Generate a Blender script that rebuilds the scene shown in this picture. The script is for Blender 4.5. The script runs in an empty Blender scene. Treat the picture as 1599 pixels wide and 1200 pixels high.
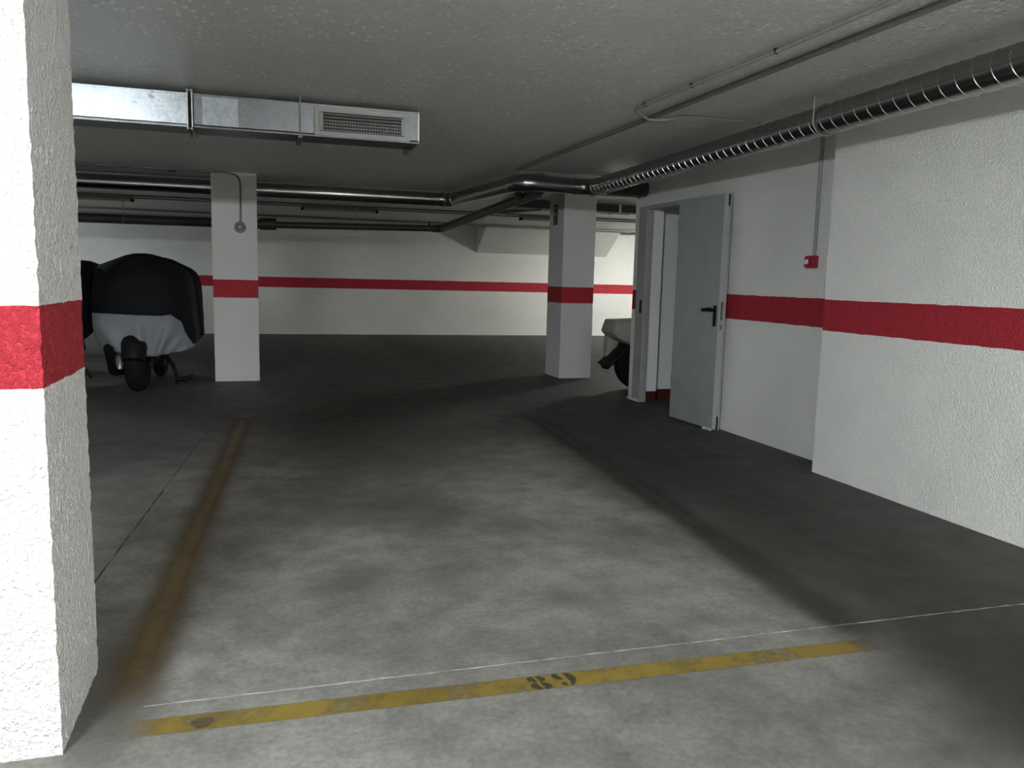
import bpy, bmesh, math, random
from mathutils import Vector, Matrix, noise
random.seed(4)
PI = math.pi
S = bpy.context.scene
COL = S.collection

# ------------------------------------------------------------------ helpers
def setp(o, label=None, cat=None, group=None, kind=None):
    if label: o['label'] = label
    if cat: o['category'] = cat
    if group: o['group'] = group
    if kind: o['kind'] = kind
    return o

def obj(name, bm, mat, parent=None, smooth=False, angle=35):
    bmesh.ops.remove_doubles(bm, verts=bm.verts, dist=1e-6)
    bmesh.ops.recalc_face_normals(bm, faces=bm.faces)
    me = bpy.data.meshes.new(name)
    if smooth:
        lim = math.radians(angle)
        for f in bm.faces: f.smooth = True
        for e in bm.edges:
            if len(e.link_faces) == 2 and e.calc_face_angle(0) > lim: e.smooth = False
    bm.to_mesh(me); bm.free()
    o = bpy.data.objects.new(name, me)
    for m in (mat if isinstance(mat, (list, tuple)) else [mat]): me.materials.append(m)
    COL.objects.link(o)
    if parent is not None:
        o.parent = parent
        o.matrix_parent_inverse = Matrix.Translation(-Vector(parent.location)) if parent.type == 'EMPTY' or parent.location.length else Matrix.Identity(4)
    return o

def thing(name, label, cat, loc=(0, 0, 0), group=None, kind=None):
    o = bpy.data.objects.new(name, None); COL.objects.link(o)
    o.location = loc; o.empty_display_size = .1
    return setp(o, label, cat, group, kind)

def structure(name, bm, mat, label=None, smooth=False):
    o = obj(name, bm, mat, None, smooth); o['kind'] = 'structure'
    if label: o['label'] = label
    return o

B = bmesh.new
def box(bm, x0, x1, y0, y1, z0, z1, bev=0):
    r = bmesh.ops.create_cube(bm, size=1)
    vs = r['verts']
    for v in vs:
        v.co = Vector((x0 + (v.co.x + .5) * (x1 - x0), y0 + (v.co.y + .5) * (y1 - y0), z0 + (v.co.z + .5) * (z1 - z0)))
    if bev:
        es = list({e for v in vs for e in v.link_edges})
        bmesh.ops.bevel(bm, geom=es, offset=bev, segments=2, affect='EDGES', profile=.5)
    return bm

def obox(bm, c, ax, hx, hy, hz, bev=0):
    """box about centre c with local axes ax (3 vectors) and half sizes"""
    r = bmesh.ops.create_cube(bm, size=2); vs = r['verts']
    for v in vs:
        v.co = Vector(c) + Vector(ax[0]) * v.co.x * hx + Vector(ax[1]) * v.co.y * hy + Vector(ax[2]) * v.co.z * hz
    if bev:
        es = list({e for v in vs for e in v.link_edges})
        bmesh.ops.bevel(bm, geom=es, offset=bev, segments=2, affect='EDGES', profile=.5)
    return bm

def frame_at(t):
    t = Vector(t).normalized()
    a = Vector((0, 0, 1)) if abs(t.z) < .9 else Vector((1, 0, 0))
    u = t.cross(a).normalized(); return u, t.cross(u).normalized()

def tube(bm, pts, r, seg=16, caps=True):
    """tube through pts with mitred joints; r a number or one per point"""
    pts = [Vector(p) for p in pts]; n = len(pts)
    rs = r if isinstance(r, (list, tuple)) else [r] * n
    rings = []; u = None
    for i, p in enumerate(pts):
        a = (pts[i] - pts[i - 1]).normalized() if i else (pts[1] - pts[0]).normalized()
        b = (pts[i + 1] - pts[i]).normalized() if i < n - 1 else a
        t = (a + b).normalized()
        if u is None: u, w = frame_at(t)
        else:
            u = (u - t * u.dot(t)).normalized(); w = t.cross(u)
        k = 1 / max(.5, t.dot(a))
        bis = (b - a)
        ring = []
        for j in range(seg):
            d = u * math.cos(2 * PI * j / seg) + w * math.sin(2 * PI * j / seg)
            if bis.length > 1e-4:
                bn = bis.normalized(); d = d + bn * d.dot(bn) * (k - 1)
            ring.append(bm.verts.new(p + d * rs[i]))
        rings.append(ring)
    for A, Bq in zip(rings, rings[1:]):
        for j in range(seg):
            bm.faces.new((A[j], A[(j + 1) % seg], Bq[(j + 1) % seg], Bq[j]))
    if caps:
        bm.faces.new(list(reversed(rings[0]))); bm.faces.new(rings[-1])
    return bm

def arc_path(p0, corner, p1, rad, n=6):
    """points rounding a corner"""
    c = Vector(corner); a = (Vector(p0) - c).normalized(); b = (Vector(p1) - c).normalized()
    A = c + a * rad; D = c + b * rad
    return [A * (1 - t) ** 2 + c * 2 * t * (1 - t) + D * t * t for t in [i / n for i in range(n + 1)]]

def helix(bm, p0, p1, R, pitch, r, seg=20):
    p0, p1 = Vector(p0), Vector(p1); L = (p1 - p0).length; t = (p1 - p0) / L; u, w = frame_at(t)
    n = int(L / pitch * seg)
    pts = [p0 + t * (L * i / n) + (u * math.cos(2 * PI * i / seg) + w * math.sin(2 * PI * i / seg)) * R for i in range(n + 1)]
    # flat four sided bead
    prev = None
    for i, p in enumerate(pts):
        c = p0 + t * (L * i / n); o = (p - c).normalized()
        ring = [bm.verts.new(c + o * (R - r * .4) + t * r), bm.verts.new(c + o * (R + r * .55) + t * r * .5),
                bm.verts.new(c + o * (R + r * .55) - t * r * .5), bm.verts.new(c + o * (R - r * .4) - t * r)]
        if prev:
            for j in range(4): bm.faces.new((prev[j], prev[(j + 1) % 4], ring[(j + 1) % 4], ring[j]))
        prev = ring
    return bm

def torus(bm, c, axis, R, r, n=40, m=14, flat=1.0):
    c = Vector(c); ax = Vector(axis).normalized(); u, w = frame_at(ax)
    rings = []
    for i in range(n):
        a = 2 * PI * i / n; d = u * math.cos(a) + w * math.sin(a)
        rings.append([bm.verts.new(c + d * (R + r * math.cos(2 * PI * j / m)) + ax * r * flat * math.sin(2 * PI * j / m)) for j in range(m)])
    for i in range(n):
        A, Bq = rings[i], rings[(i + 1) % n]
        for j in range(m): bm.faces.new((A[j], A[(j + 1) % m], Bq[(j + 1) % m], Bq[j]))
    return bm

def prism(bm, poly, axis, a, b):
    """poly: 2D points; axis 'x','y','z' = extrusion axis from a to b"""
    def P(q, h):
        return {'x': (h, q[0], q[1]), 'y': (q[0], h, q[1]), 'z': (q[0], q[1], h)}[axis]
    A = [bm.verts.new(P(q, a)) for q in poly]; Bq = [bm.verts.new(P(q, b)) for q in poly]
    n = len(poly)
    bm.faces.new(A); bm.faces.new(list(reversed(Bq)))
    for i in range(n): bm.faces.new((A[i], A[(i + 1) % n], Bq[(i + 1) % n], Bq[i]))
    return bm

def disc(bm, c, axis, prof, n=28):
    """lathe: prof = [(radius, height along axis)...]"""
    c = Vector(c); ax = Vector(axis).normalized(); u, w = frame_at(ax); rings = []
    for (r, h) in prof:
        rings.append([bm.verts.new(c + ax * h + (u * math.cos(2 * PI * i / n) + w * math.sin(2 * PI * i / n)) * max(r, 1e-4)) for i in range(n)])
    for A, Bq in zip(rings, rings[1:]):
        for i in range(n): bm.faces.new((A[i], A[(i + 1) % n], Bq[(i + 1) % n], Bq[i]))
    bm.faces.new(list(reversed(rings[0]))); bm.faces.new(rings[-1])
    return bm

def interp(tab, x):
    if x <= tab[0][0]: return tab[0][1]
    for (a, fa), (b, fb) in zip(tab, tab[1:]):
        if x <= b:
            t = (x - a) / (b - a); return fa + (fb - fa) * t
    return tab[-1][1]

# ------------------------------------------------------------------ materials
class NT:
    def __init__(s, name):
        s.m = bpy.data.materials.new(name); s.m.use_nodes = True
        s.t = s.m.node_tree; s.t.nodes.clear()
        s.out = s.n('ShaderNodeOutputMaterial')
    def n(s, typ, **kw):
        nd = s.t.nodes.new(typ)
        for k, v in kw.items():
            if k in nd.inputs: nd.inputs[k].default_value = v
            else: setattr(nd, k, v)
        return nd
    def l(s, a, b): s.t.links.new(a, b)
    def pos(s):
        return s.n('ShaderNodeNewGeometry').outputs['Position']
    def scaled(s, v, sc):
        m = s.n('ShaderNodeMapping'); s.l(v, m.inputs['Vector']); m.inputs['Scale'].default_value = sc
        return m.outputs['Vector']
    def noise(s, v, scale, detail=4, rough=.55):
        nd = s.n('ShaderNodeTexNoise'); s.l(v, nd.inputs['Vector'])
        nd.inputs['Scale'].default_value = scale; nd.inputs['Detail'].default_value = detail; nd.inputs['Roughness'].default_value = rough
        return nd.outputs['Fac']
    def ramp(s, f, stops):
        nd = s.n('ShaderNodeValToRGB'); s.l(f, nd.inputs['Fac']); e = nd.color_ramp.elements
        while len(e) < len(stops): e.new(.5)
        for i, (p, c) in enumerate(stops):
            e[i].position = p; e[i].color = (*c, 1) if len(c) == 3 else c
        return nd.outputs['Color']
    def math(s, op, a, b=None, clamp=False):
        nd = s.n('ShaderNodeMath', operation=op); nd.use_clamp = clamp
        for i, v in enumerate((a, b)):
            if v is None: continue
            if isinstance(v, (int, float)): nd.inputs[i].default_value = v
            else: s.l(v, nd.inputs[i])
        return nd.outputs[0]
    def smooth(s, v, a, b):
        nd = s.n('ShaderNodeMapRange', interpolation_type='SMOOTHSTEP'); s.l(v, nd.inputs[0])
        nd.inputs[1].default_value = a; nd.inputs[2].default_value = b
        return nd.outputs[0]
    def mix(s, f, a, b, mode='MIX'):
        nd = s.n('ShaderNodeMix', data_type='RGBA', blend_type=mode)
        for i, v in ((0, f), (6, a), (7, b)):
            if isinstance(v, (int, float)): nd.inputs[i].default_value = v
            elif isinstance(v, tuple): nd.inputs[i].default_value = (*v, 1)
            else: s.l(v, nd.inputs[i])
        return nd.outputs[2]
    def bsdf(s, color, rough=.5, metal=0, spec=.5, bump=None, bstr=.3, bdist=.01):
        b = s.n('ShaderNodeBsdfPrincipled')
        for k, v in (('Base Color', color), ('Roughness', rough), ('Metallic', metal), ('Specular IOR Level', spec)):
            if isinstance(v, (int, float)): b.inputs[k].default_value = v
            elif isinstance(v, tuple): b.inputs[k].default_value = (*v, 1)
            else: s.l(v, b.inputs[k])
        if bump is not None:
            bp = s.n('ShaderNodeBump'); s.l(bump, bp.inputs['Height'])
            bp.inputs['Strength'].default_value = bstr; bp.inputs['Distance'].default_value = bdist
            s.l(bp.outputs['Normal'], b.inputs['Normal'])
        s.l(b.outputs[0], s.out.inputs['Surface'])
        return b

def simple(name, col, rough=.5, metal=0, spec=.5, nscale=0, namp=.1, bump=0):
    t = NT(name)
    p = t.pos()
    if nscale:
        n = t.noise(p, nscale)
        c0 = tuple(x * (1 - namp) for x in col); c1 = tuple(min(1, x * (1 + namp)) for x in col)
        c = t.ramp(n, [(.3, c0), (.7, c1)])
    else: c, n = col, None
    t.bsdf(c, rough, metal, spec, n if bump else None, bump, .004)
    return t.m

RED = (.37, .024, .038)
def plaster(name, white, scale, bstr, bdist, stripe=(1.0, 1.212), stain=.1, rough=.75, spec=.3):
    """rough sprayed plaster, white with one red painted band"""
    t = NT(name); p = t.pos()
    big = t.noise(p, 1.3, 5, .6); mid = t.noise(p, scale * .35, 4); fine = t.noise(p, scale, 3, .6)
    c = t.ramp(big, [(.25, tuple(w * (1 - stain) for w in white)), (.62, white)])
    sm = t.noise(t.scaled(p, (1, 1, 1.6)), 3.1, 6, .7)
    c = t.mix(t.math('MULTIPLY', t.smooth(sm, .66, .76), .35), c, (.34, .33, .31))
    if stripe:
        sep = t.n('ShaderNodeSeparateXYZ'); t.l(p, sep.inputs[0])
        wob = t.math('MULTIPLY', t.math('SUBTRACT', t.noise(p, 9, 3), .5), .012)
        z = t.math('ADD', sep.outputs[2], wob)
        m = t.math('MULTIPLY', t.math('GREATER_THAN', z, stripe[0]), t.math('LESS_THAN', z, stripe[1]))
        red = t.ramp(mid, [(.3, tuple(x * .85 for x in RED)), (.7, tuple(x * 1.1 for x in RED))])
        c = t.mix(m, c, red)
    lump = t.ramp(fine, [(.42, (0, 0, 0)), (.7, (1, 1, 1))])
    h = t.math('ADD', t.math('MULTIPLY', lump, .7), t.math('MULTIPLY', mid, .8))
    t.bsdf(c, rough, 0, spec, h, bstr, bdist)
    return t.m

M = {}
M['col_near'] = plaster('rough_column_plaster', (.71, .71, .70), 75, .9, .012, (.995, 1.205), .06)
M['wall'] = plaster('wall_plaster', (.80, .81, .78), 85, .62, .007, (1.0, 1.212), .1)
M['col_far'] = plaster('smooth_column_paint', (.60, .61, .595), 30, .12, .004, (1.0, 1.212), .08)
M['wall_far'] = plaster('far_wall_plaster', (.70, .705, .665), 30, .3, .008, (1.005, 1.222), .12)
M['plain'] = plaster('plain_white_paint', (.86, .86, .875), 20, .05, .003, None, .03)

def mk_ceiling():
    t = NT('ceiling_spray'); p = t.pos()
    v = t.n('ShaderNodeTexVoronoi'); t.l(t.scaled(p, (1, 1, 0)), v.inputs['Vector']); v.inputs['Scale'].default_value = 38
    lump = t.ramp(v.outputs['Distance'], [(.0, (1, 1, 1)), (.32, (0, 0, 0))])
    patch = t.noise(p, 1.6, 4, .6); msk = t.smooth(patch, .38, .62)
    n2 = t.noise(p, 26, 4, .65); n3 = t.noise(p, 90, 3, .6)
    keep = t.smooth(t.noise(p, 17, 2), .45, .62)
    h = t.math('ADD', t.math('MULTIPLY', t.math('MULTIPLY', lump, keep), t.math('ADD', t.math('MULTIPLY', msk, 1.0), .15)), t.math('MULTIPLY', n2, .75))
    h = t.math('ADD', h, t.math('MULTIPLY', n3, .25))
    c = t.ramp(t.noise(p, .8, 5), [(.3, (.66, .67, .635)), (.7, (.73, .74, .71))])
    v2 = t.n('ShaderNodeTexVoronoi'); t.l(t.scaled(p, (1, .7, 0)), v2.inputs['Vector']); v2.inputs['Scale'].default_value = 27; v2.inputs['Randomness'].default_value = 1
    s2 = t.n('ShaderNodeSeparateColor'); t.l(v2.outputs['Color'], s2.inputs[0])
    glint = t.math('MULTIPLY', t.smooth(t.math('ADD', v2.outputs['Distance'], t.math('MULTIPLY', t.math('SUBTRACT', n3, .5), .35)), .40, .22), t.math('GREATER_THAN', s2.outputs[0], .55))
    c = t.mix(t.math('MULTIPLY', glint, t.math('ADD', t.math('MULTIPLY', msk, .8), .2)), c, (.99, .99, .97))  # glints off the rough spray, painted in as near-white specks
    pit = t.smooth(n2, .46, .33)
    c = t.mix(t.math('MULTIPLY', pit, .22), c, (.45, .45, .43))
    t.bsdf(c, .30, 0, .6, h, 1.0, .03)
    return t.m
M['ceiling'] = mk_ceiling()

def mk_floor():
    t = NT('worn_concrete'); p = t.pos()
    cloud = t.noise(t.scaled(p, (1, .8, 1)), .9, 7, .62); mid = t.noise(p, 4.5, 7, .65); fine = t.noise(p, 45, 5, .6)
    c = t.ramp(cloud, [(.30, (.125, .122, .113)), (.52, (.215, .212, .20)), (.7, (.295, .29, .279))])
    c = t.mix(.7, c, t.ramp(mid, [(.33, (.34, .34, .34)), (.62, (.63, .63, .62))]), 'OVERLAY')
    c = t.mix(.4, c, t.ramp(fine, [(.35, (.3, .3, .3)), (.65, (.65, .65, .65))]), 'OVERLAY')
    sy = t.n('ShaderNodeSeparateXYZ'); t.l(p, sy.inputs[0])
    c = t.mix(t.smooth(sy.outputs[1], 1.35, .3), c, t.ramp(mid, [(.3, (.44, .435, .42)), (.7, (.56, .555, .54))]))  # unseen floor behind the camera made pale to bounce light upward
    # tyre grime, damp stains and painted shade, each with its own place and ragged edge
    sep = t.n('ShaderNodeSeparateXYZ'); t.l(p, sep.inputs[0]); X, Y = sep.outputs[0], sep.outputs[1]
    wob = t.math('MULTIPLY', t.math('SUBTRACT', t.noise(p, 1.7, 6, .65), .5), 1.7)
    for (cx, cy, rx, ry, k) in STAINS_AND_SHADE:
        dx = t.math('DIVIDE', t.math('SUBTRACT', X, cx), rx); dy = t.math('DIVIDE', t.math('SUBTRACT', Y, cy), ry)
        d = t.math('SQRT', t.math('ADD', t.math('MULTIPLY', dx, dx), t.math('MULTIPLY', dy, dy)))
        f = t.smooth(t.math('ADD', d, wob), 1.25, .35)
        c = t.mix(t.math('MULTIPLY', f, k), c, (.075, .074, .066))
    dirt_and_shade = t.math('MAXIMUM', t.smooth(t.math('ADD', Y, t.math('MULTIPLY', wob, 1.4)), 4.6, 7.6), t.math('MULTIPLY', t.smooth(t.math('ADD', X, t.math('MULTIPLY', wob, .35)), 1.75, 2.75), .95))  # grime over the far floor, plus shade painted along the right side
    c = t.mix(t.math('MULTIPLY', dirt_and_shade, .8), c, (.062, .061, .056))
    c = t.mix(t.math('MULTIPLY', t.smooth(t.math('ADD', X, t.math('MULTIPLY', wob, .4)), 1.85, 2.5), .72), c, (.042, .041, .038))  # right-hand shade deepened in the floor colour
    # specks
    sp = t.n('ShaderNodeTexVoronoi'); t.l(p, sp.inputs['Vector']); sp.inputs['Scale'].default_value = 9
    c = t.mix(t.math('MULTIPLY', t.smooth(sp.outputs['Distance'], .07, .03), .5), c, (.09, .09, .085))
    r = t.ramp(mid, [(.3, (.75, .75, .75)), (.7, (.55, .55, .55))])
    h = t.math('ADD', t.math('MULTIPLY', fine, .5), t.math('MULTIPLY', mid, 1.0))
    t.bsdf(c, r, 0, .3, h, .12, .004)
    return t.m
STAINS_AND_SHADE = [(.9, 6.6, .9, 2.0, .75), (1.1, 8.6, 1.0, 1.3, .75), (.35, 4.6, .5, .7, .5), (.75, 4.3, .35, .45, .45),
          (2.75, 6.2, .35, 2.6, .7), (3.0, 3.6, .3, 1.6, .7), (.9, 11.5, 1.9, 1.8, .6), (2.4, 1.7, .45, .7, .45), (-1.3, 8.6, 1.2, 1.2, .6), (-.9, 6.0, .6, 1.3, .35), (-.45, 2.62, .16, .5, .75), (2.75, 1.5, .8, 1.1, .9), (2.65, 1.55, 1.15, .9, 1.0), (.35, 3.35, .22, .2, .45), (1.25, 4.0, .2, .3, .4), (1.7, 3.6, .25, .35, .3), (1.3, 3.0, .25, .2, .3)]  # entries at the near column's foot and right foreground paint cast shade
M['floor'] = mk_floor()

def mk_paint(name, col, seed, edge, lo, hi, op=.9):
    """worn floor paint: a thin coat that lets the concrete through where it has rubbed away"""
    t = NT(name); p = t.pos()
    g = t.n('ShaderNodeTexCoord').outputs['UV']; sep = t.n('ShaderNodeSeparateXYZ'); t.l(g, sep.inputs[0])
    u = sep.outputs[0]
    e = t.math('SUBTRACT', .5, t.math('ABSOLUTE', t.math('SUBTRACT', u, .5)))
    wear = t.noise(t.scaled(p, (1, 1, 1)), 5 + seed, 7, .7)
    a = t.math('MULTIPLY', t.smooth(e, 0, edge), t.smooth(t.math('ADD', wear, 0.0), lo, hi))
    v = sep.outputs[1]
    ev = t.math('SUBTRACT', .5, t.math('ABSOLUTE', t.math('SUBTRACT', v, .5)))
    a = t.math('MULTIPLY', a, t.smooth(ev, 0, .06))
    c = t.ramp(t.noise(p, 3.3, 5), [(.3, tuple(x * .75 for x in col)), (.7, tuple(x * 1.15 for x in col))])
    b = t.bsdf(c, .55, 0, .35)
    tr = t.n('ShaderNodeBsdfTransparent'); mx = t.n('ShaderNodeMixShader')
    t.l(t.math('MULTIPLY', a, op), mx.inputs[0]); t.l(tr.outputs[0], mx.inputs[1]); t.l(b.outputs[0], mx.inputs[2]); t.l(mx.outputs[0], t.out.inputs['Surface'])
    return t.m
M['yellow'] = mk_paint('worn_yellow_paint', (.25, .185, .038), 1, .08, .22, .55, .85)
M['brown'] = mk_paint('faded_brown_paint', (.165, .112, .050), 2, .5, .12, .5, .85)
M['dark_strip'] = mk_paint('dark_strip_coat', (.055, .053, .047), 3, .5, .0, .5, .8)  # near-black coat with wide soft edges

def mk_galv(name, tint, rough, spangle, namp, bump=.15, rv=.25):
    t = NT(name); p = t.pos()
    v = t.n('ShaderNodeTexVoronoi'); t.l(p, v.inputs['Vector']); v.inputs['Scale'].default_value = spangle
    n = t.noise(p, 5, 4)
    sep = t.n('ShaderNodeSeparateColor'); t.l(v.outputs['Color'], sep.inputs[0])
    f = t.math('ADD', t.math('MULTIPLY', sep.outputs[0], .5), t.math('MULTIPLY', n, .5))
    c = t.ramp(f, [(.2, tuple(x * (1 - namp) for x in tint)), (.8, tuple(min(1, x * (1 + namp)) for x in tint))])
    r = t.ramp(f, [(.2, (rough * (1 - rv),) * 3), (.8, (rough * (1 + rv),) * 3)])
    t.bsdf(c, r, 1.0, .5, n if bump else None, bump, .01)
    return t.m
M['galv'] = mk_galv('galvanised_sheet', (.41, .445, .475), .35, 60, .18)
M['galv2'] = mk_galv('galvanised_sheet_dull', (.15, .163, .172), .40, 60, .18)
M['galv3'] = mk_galv('galvanised_sheet_bright', (.27, .295, .31), .42, 40, .18)
M['spiral'] = mk_galv('spiral_duct_steel', (.36, .37, .36), .24, 25, .03, 0, .02)
M['seam'] = mk_galv('spiral_duct_seam', (.50, .51, .50), .22, 45, .03, 0)
M['strap'] = simple('zinc_strap', (.42, .43, .42), .4, .9, nscale=30)
M['grille'] = simple('grille_enamel', (.29, .30, .29), .45, 0, nscale=12)
M['blade'] = simple('aluminium_blade', (.5, .51, .5), .3, .9, nscale=20)
M['dark_in'] = simple('duct_inside', (.025, .026, .025), .8)
M['pvc'] = simple('grey_pvc_pipe', (.060, .064, .060), .45, nscale=8)
M['darkduct'] = simple('dark_sheet_duct', (.045, .046, .042), .5, .3, nscale=8)
M['conduit'] = simple('grey_conduit', (.17, .172, .165), .5, nscale=14)
M['conduit_l'] = simple('pale_conduit', (.28, .29, .28), .5, nscale=14)
M['black'] = simple('black_plastic', (.0045, .005, .005), .6, 0, .25, nscale=20)
M['rubber'] = simple('tyre_rubber', (.0055, .0055, .006), .85, 0, .2, nscale=30, bump=.2)
M['chrome'] = simple('muffler_steel', (.30, .31, .32), .4, .9, nscale=20)
M['rim'] = simple('wheel_rim_paint', (.05, .05, .05), .35, .6)
M['door'] = simple('grey_door_enamel', (.29, .315, .32), .42, nscale=6, namp=.05)
M['door_edge'] = simple('door_edge_enamel', (.31, .325, .325), .45, nscale=6, namp=.05)
M['frame'] = simple('door_frame_enamel', (.36, .365, .36), .5, nscale=6, namp=.07)
M['plate'] = simple('lock_plate_steel', (.20, .205, .20), .4, .7)
M['redplast'] = simple('red_plastic', (.33, .012, .035), .35, nscale=20)
M['lens'] = simple('clear_lens', (.75, .74, .72), .12, 0, .8)
M['bell'] = simple('grey_plastic', (.16, .165, .165), .5, nscale=30)
M['sign_bg'] = simple('sign_black', (.018, .018, .015), .5)
M['sign_fg'] = simple('sign_pale', (.55, .55, .5), .5)
M['base_red'] = simple('red_baseboard_paint', (.075, .012, .011), .5, nscale=10)
M['batten'] = simple('batten_enamel', (.20, .20, .15), .5, nscale=10)
M['tube_off'] = simple('unlit_tube', (.42, .42, .30), .3)
M['crack_w'] = simple('pale_joint_filler', (.50, .50, .47), .8, nscale=25, namp=.35)
M['crack_d'] = simple('dark_joint', (.035, .035, .032), .9)
M['digit'] = simple('stencil_black', (.040, .036, .022), .7, nscale=60, namp=.4)
M['spot'] = simple('brown_stain', (.085, .062, .038), .7, nscale=60, namp=.3)
M['foot'] = simple('crumbled_plaster', (.5, .5, .48), .9, nscale=60, namp=.2, bump=.5)

def cloth(name, col, sc=220, rough=.8, sheen=.2):
    t = NT(name); p = t.pos()
    w = t.noise(p, sc, 2); big = t.noise(p, 5, 4)
    c = t.ramp(big, [(.3, tuple(x * .85 for x in col)), (.7, tuple(x * 1.1 for x in col))])
    b = t.bsdf(c, rough, 0, .3, t.math('ADD', t.math('MULTIPLY', w, .15), big), .25, .02)
    b.inputs['Specular IOR Level'].default_value = .15
    return t.m
M['cov_black'] = cloth('black_nylon', (.0050, .0056, .0072), rough=.75)
M['cov_silver'] = cloth('silver_nylon', (.20, .215, .235), rough=.55)
M['cov_grey'] = cloth('pale_grey_cover', (.30, .30, .27))

def emis(name, col, st):
    t = NT(name); e = t.n('ShaderNodeEmission'); e.inputs[0].default_value = (*col, 1); e.inputs[1].default_value = st
    t.l(e.outputs[0], t.out.inputs['Surface']); return t.m
M['tube_cool'] = emis('lit_tube_cool', (.93, .98, 1.0), 1560)
M['tube_left'] = emis('lit_tube_left', (.88, .97, 1.0), 520)
M['tube_white'] = emis('lit_tube_white', (1.0, .985, .96), 1150)
M['tube_warm'] = emis('lit_tube_neutral', (1.0, .99, .94), 800)

# ------------------------------------------------------------------ the shell
CEIL = 2.45
structure('floor', box(B(), -11, 14, -8, 19.5, -.15, 0), M['floor'], 'worn grey concrete garage floor with dark tyre grime and painted shade')
structure('ceiling', box(B(), -11, 14, -8, 19.5, CEIL, CEIL + .2), M['ceiling'], 'rough sprayed grey ceiling')
# far wall, a touch out of square
bm = B(); prism(bm, [(-11.2, 18.42), (14, 17.50), (14, 19.6), (-11.2, 19.6)], 'z', 0, CEIL)
structure('wall_far', bm, M['wall_far'], 'far white wall with a red painted band')
structure('wall_left', box(B(), -11.2, -11, -8, 19.5, 0, CEIL), M['wall_far'])
structure('wall_back', box(B(), -11, 14, -8.2, -8, 0, CEIL), M['wall'])
# sloped haunch that swells out of the far wall
bm = B()
yw = lambda x: 18.42 - (x + 11.2) * .0365
pts = []
for x in (4.66, 7.80):
    pts.append([bm.verts.new((x, yw(x) + .02, 1.855)), bm.verts.new((x, yw(x) + .02, CEIL)), bm.verts.new((x, yw(x) - .85, CEIL))])
bm.faces.new(pts[0]); bm.faces.new(list(reversed(pts[1])))
for i in range(3): bm.faces.new((pts[0][i], pts[1][i], pts[1][(i + 1) % 3], pts[0][(i + 1) % 3]))
structure('wall_haunch', bm, M['wall_far'], 'sloped wedge swelling out of the top of the far wall')

# right wall: a thicker near length, then a recess with the door
def grid_box(x0, x1, y0, y1, z0, z1, step, amp, sc, seed=0):
    """closed box with every face gridded and roughened so that its arrises are ragged"""
    bm = B()
    def face(fn, nu, nv):
        g = [[bm.verts.new(fn(i / nu, j / nv)) for j in range(nv + 1)] for i in range(nu + 1)]
        for i in range(nu):
            for j in range(nv): bm.faces.new((g[i][j], g[i + 1][j], g[i + 1][j + 1], g[i][j + 1]))
    nx, ny, nz = max(1, round((x1 - x0) / step)), max(1, round((y1 - y0) / step)), max(1, round((z1 - z0) / step))
    L = lambda a, b, t: a + (b - a) * t
    face(lambda u, v: (L(x0, x1, u), y0, L(z0, z1, v)), nx, nz); face(lambda u, v: (L(x0, x1, u), y1, L(z0, z1, v)), nx, nz)
    face(lambda u, v: (x0, L(y0, y1, u), L(z0, z1, v)), ny, nz); face(lambda u, v: (x1, L(y0, y1, u), L(z0, z1, v)), ny, nz)
    face(lambda u, v: (L(x0, x1, u), L(y0, y1, v), z0), nx, ny); face(lambda u, v: (L(x0, x1, u), L(y0, y1, v), z1), nx, ny)
    bmesh.ops.remove_doubles(bm, verts=bm.verts, dist=1e-5)
    c = Vector(((x0 + x1) / 2, (y0 + y1) / 2, 0))
    for v in bm.verts:
        p = v.co * sc + Vector((seed, 0, 0))
        d = noise.noise_vector(p) * amp + noise.noise_vector(p * 3.1) * amp * .5
        if v.co.z > z1 - 1e-4 or v.co.z < z0 + 1e-4: d.z = 0
        v.co += d
    return bm

structure('wall_right', grid_box(3.69, 4.11, -8, 4.655, 0, CEIL, .06, .003, 9), M['wall'], 'near length of the right wall, white with a red band, standing proud of the recess', smooth=True)
DY0, DY1, DH = 6.95, 7.88, 2.075
XR = 3.93
bm = B()
box(bm, XR, 4.11, 4.655, DY0, 0, CEIL); box(bm, XR, 4.11, DY1, 8.165, 0, CEIL); box(bm, XR, 4.11, DY0, DY1, DH, CEIL)
structure('wall_recess', bm, M['wall'], 'recessed right wall around the grey metal door')
structure('wall_end', box(B(), 4.11, 14, 8.02, 8.165, 0, CEIL), M['plain'])
structure('wall_lobby_back', box(B(), 5.6, 5.75, 5.0, 8.02, 0, CEIL), M['plain'])
structure('wall_lobby_side', box(B(), 4.11, 5.6, 5.0, 5.15, 0, CEIL), M['plain'])
structure('wall_outer', box(B(), 14, 14.2, 8, 19.5, 0, CEIL), M['wall_far'])
structure('trim_reveal', box(B(), 3.99, 4.118, 7.866, 7.882, .115, 2.075), M['plain'], 'white reveal inside the doorway')
bm = B(); box(bm, 4.118, 5.6, 8.005, 8.02, 0, .115); box(bm, 3.985, 4.118, 7.862, 7.88, 0, .115); box(bm, 4.11, 4.122, 7.862, 8.02, 0, .115)
structure('baseboard_lobby', bm, M['base_red'], 'dark red baseboard inside the doorway')
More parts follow.
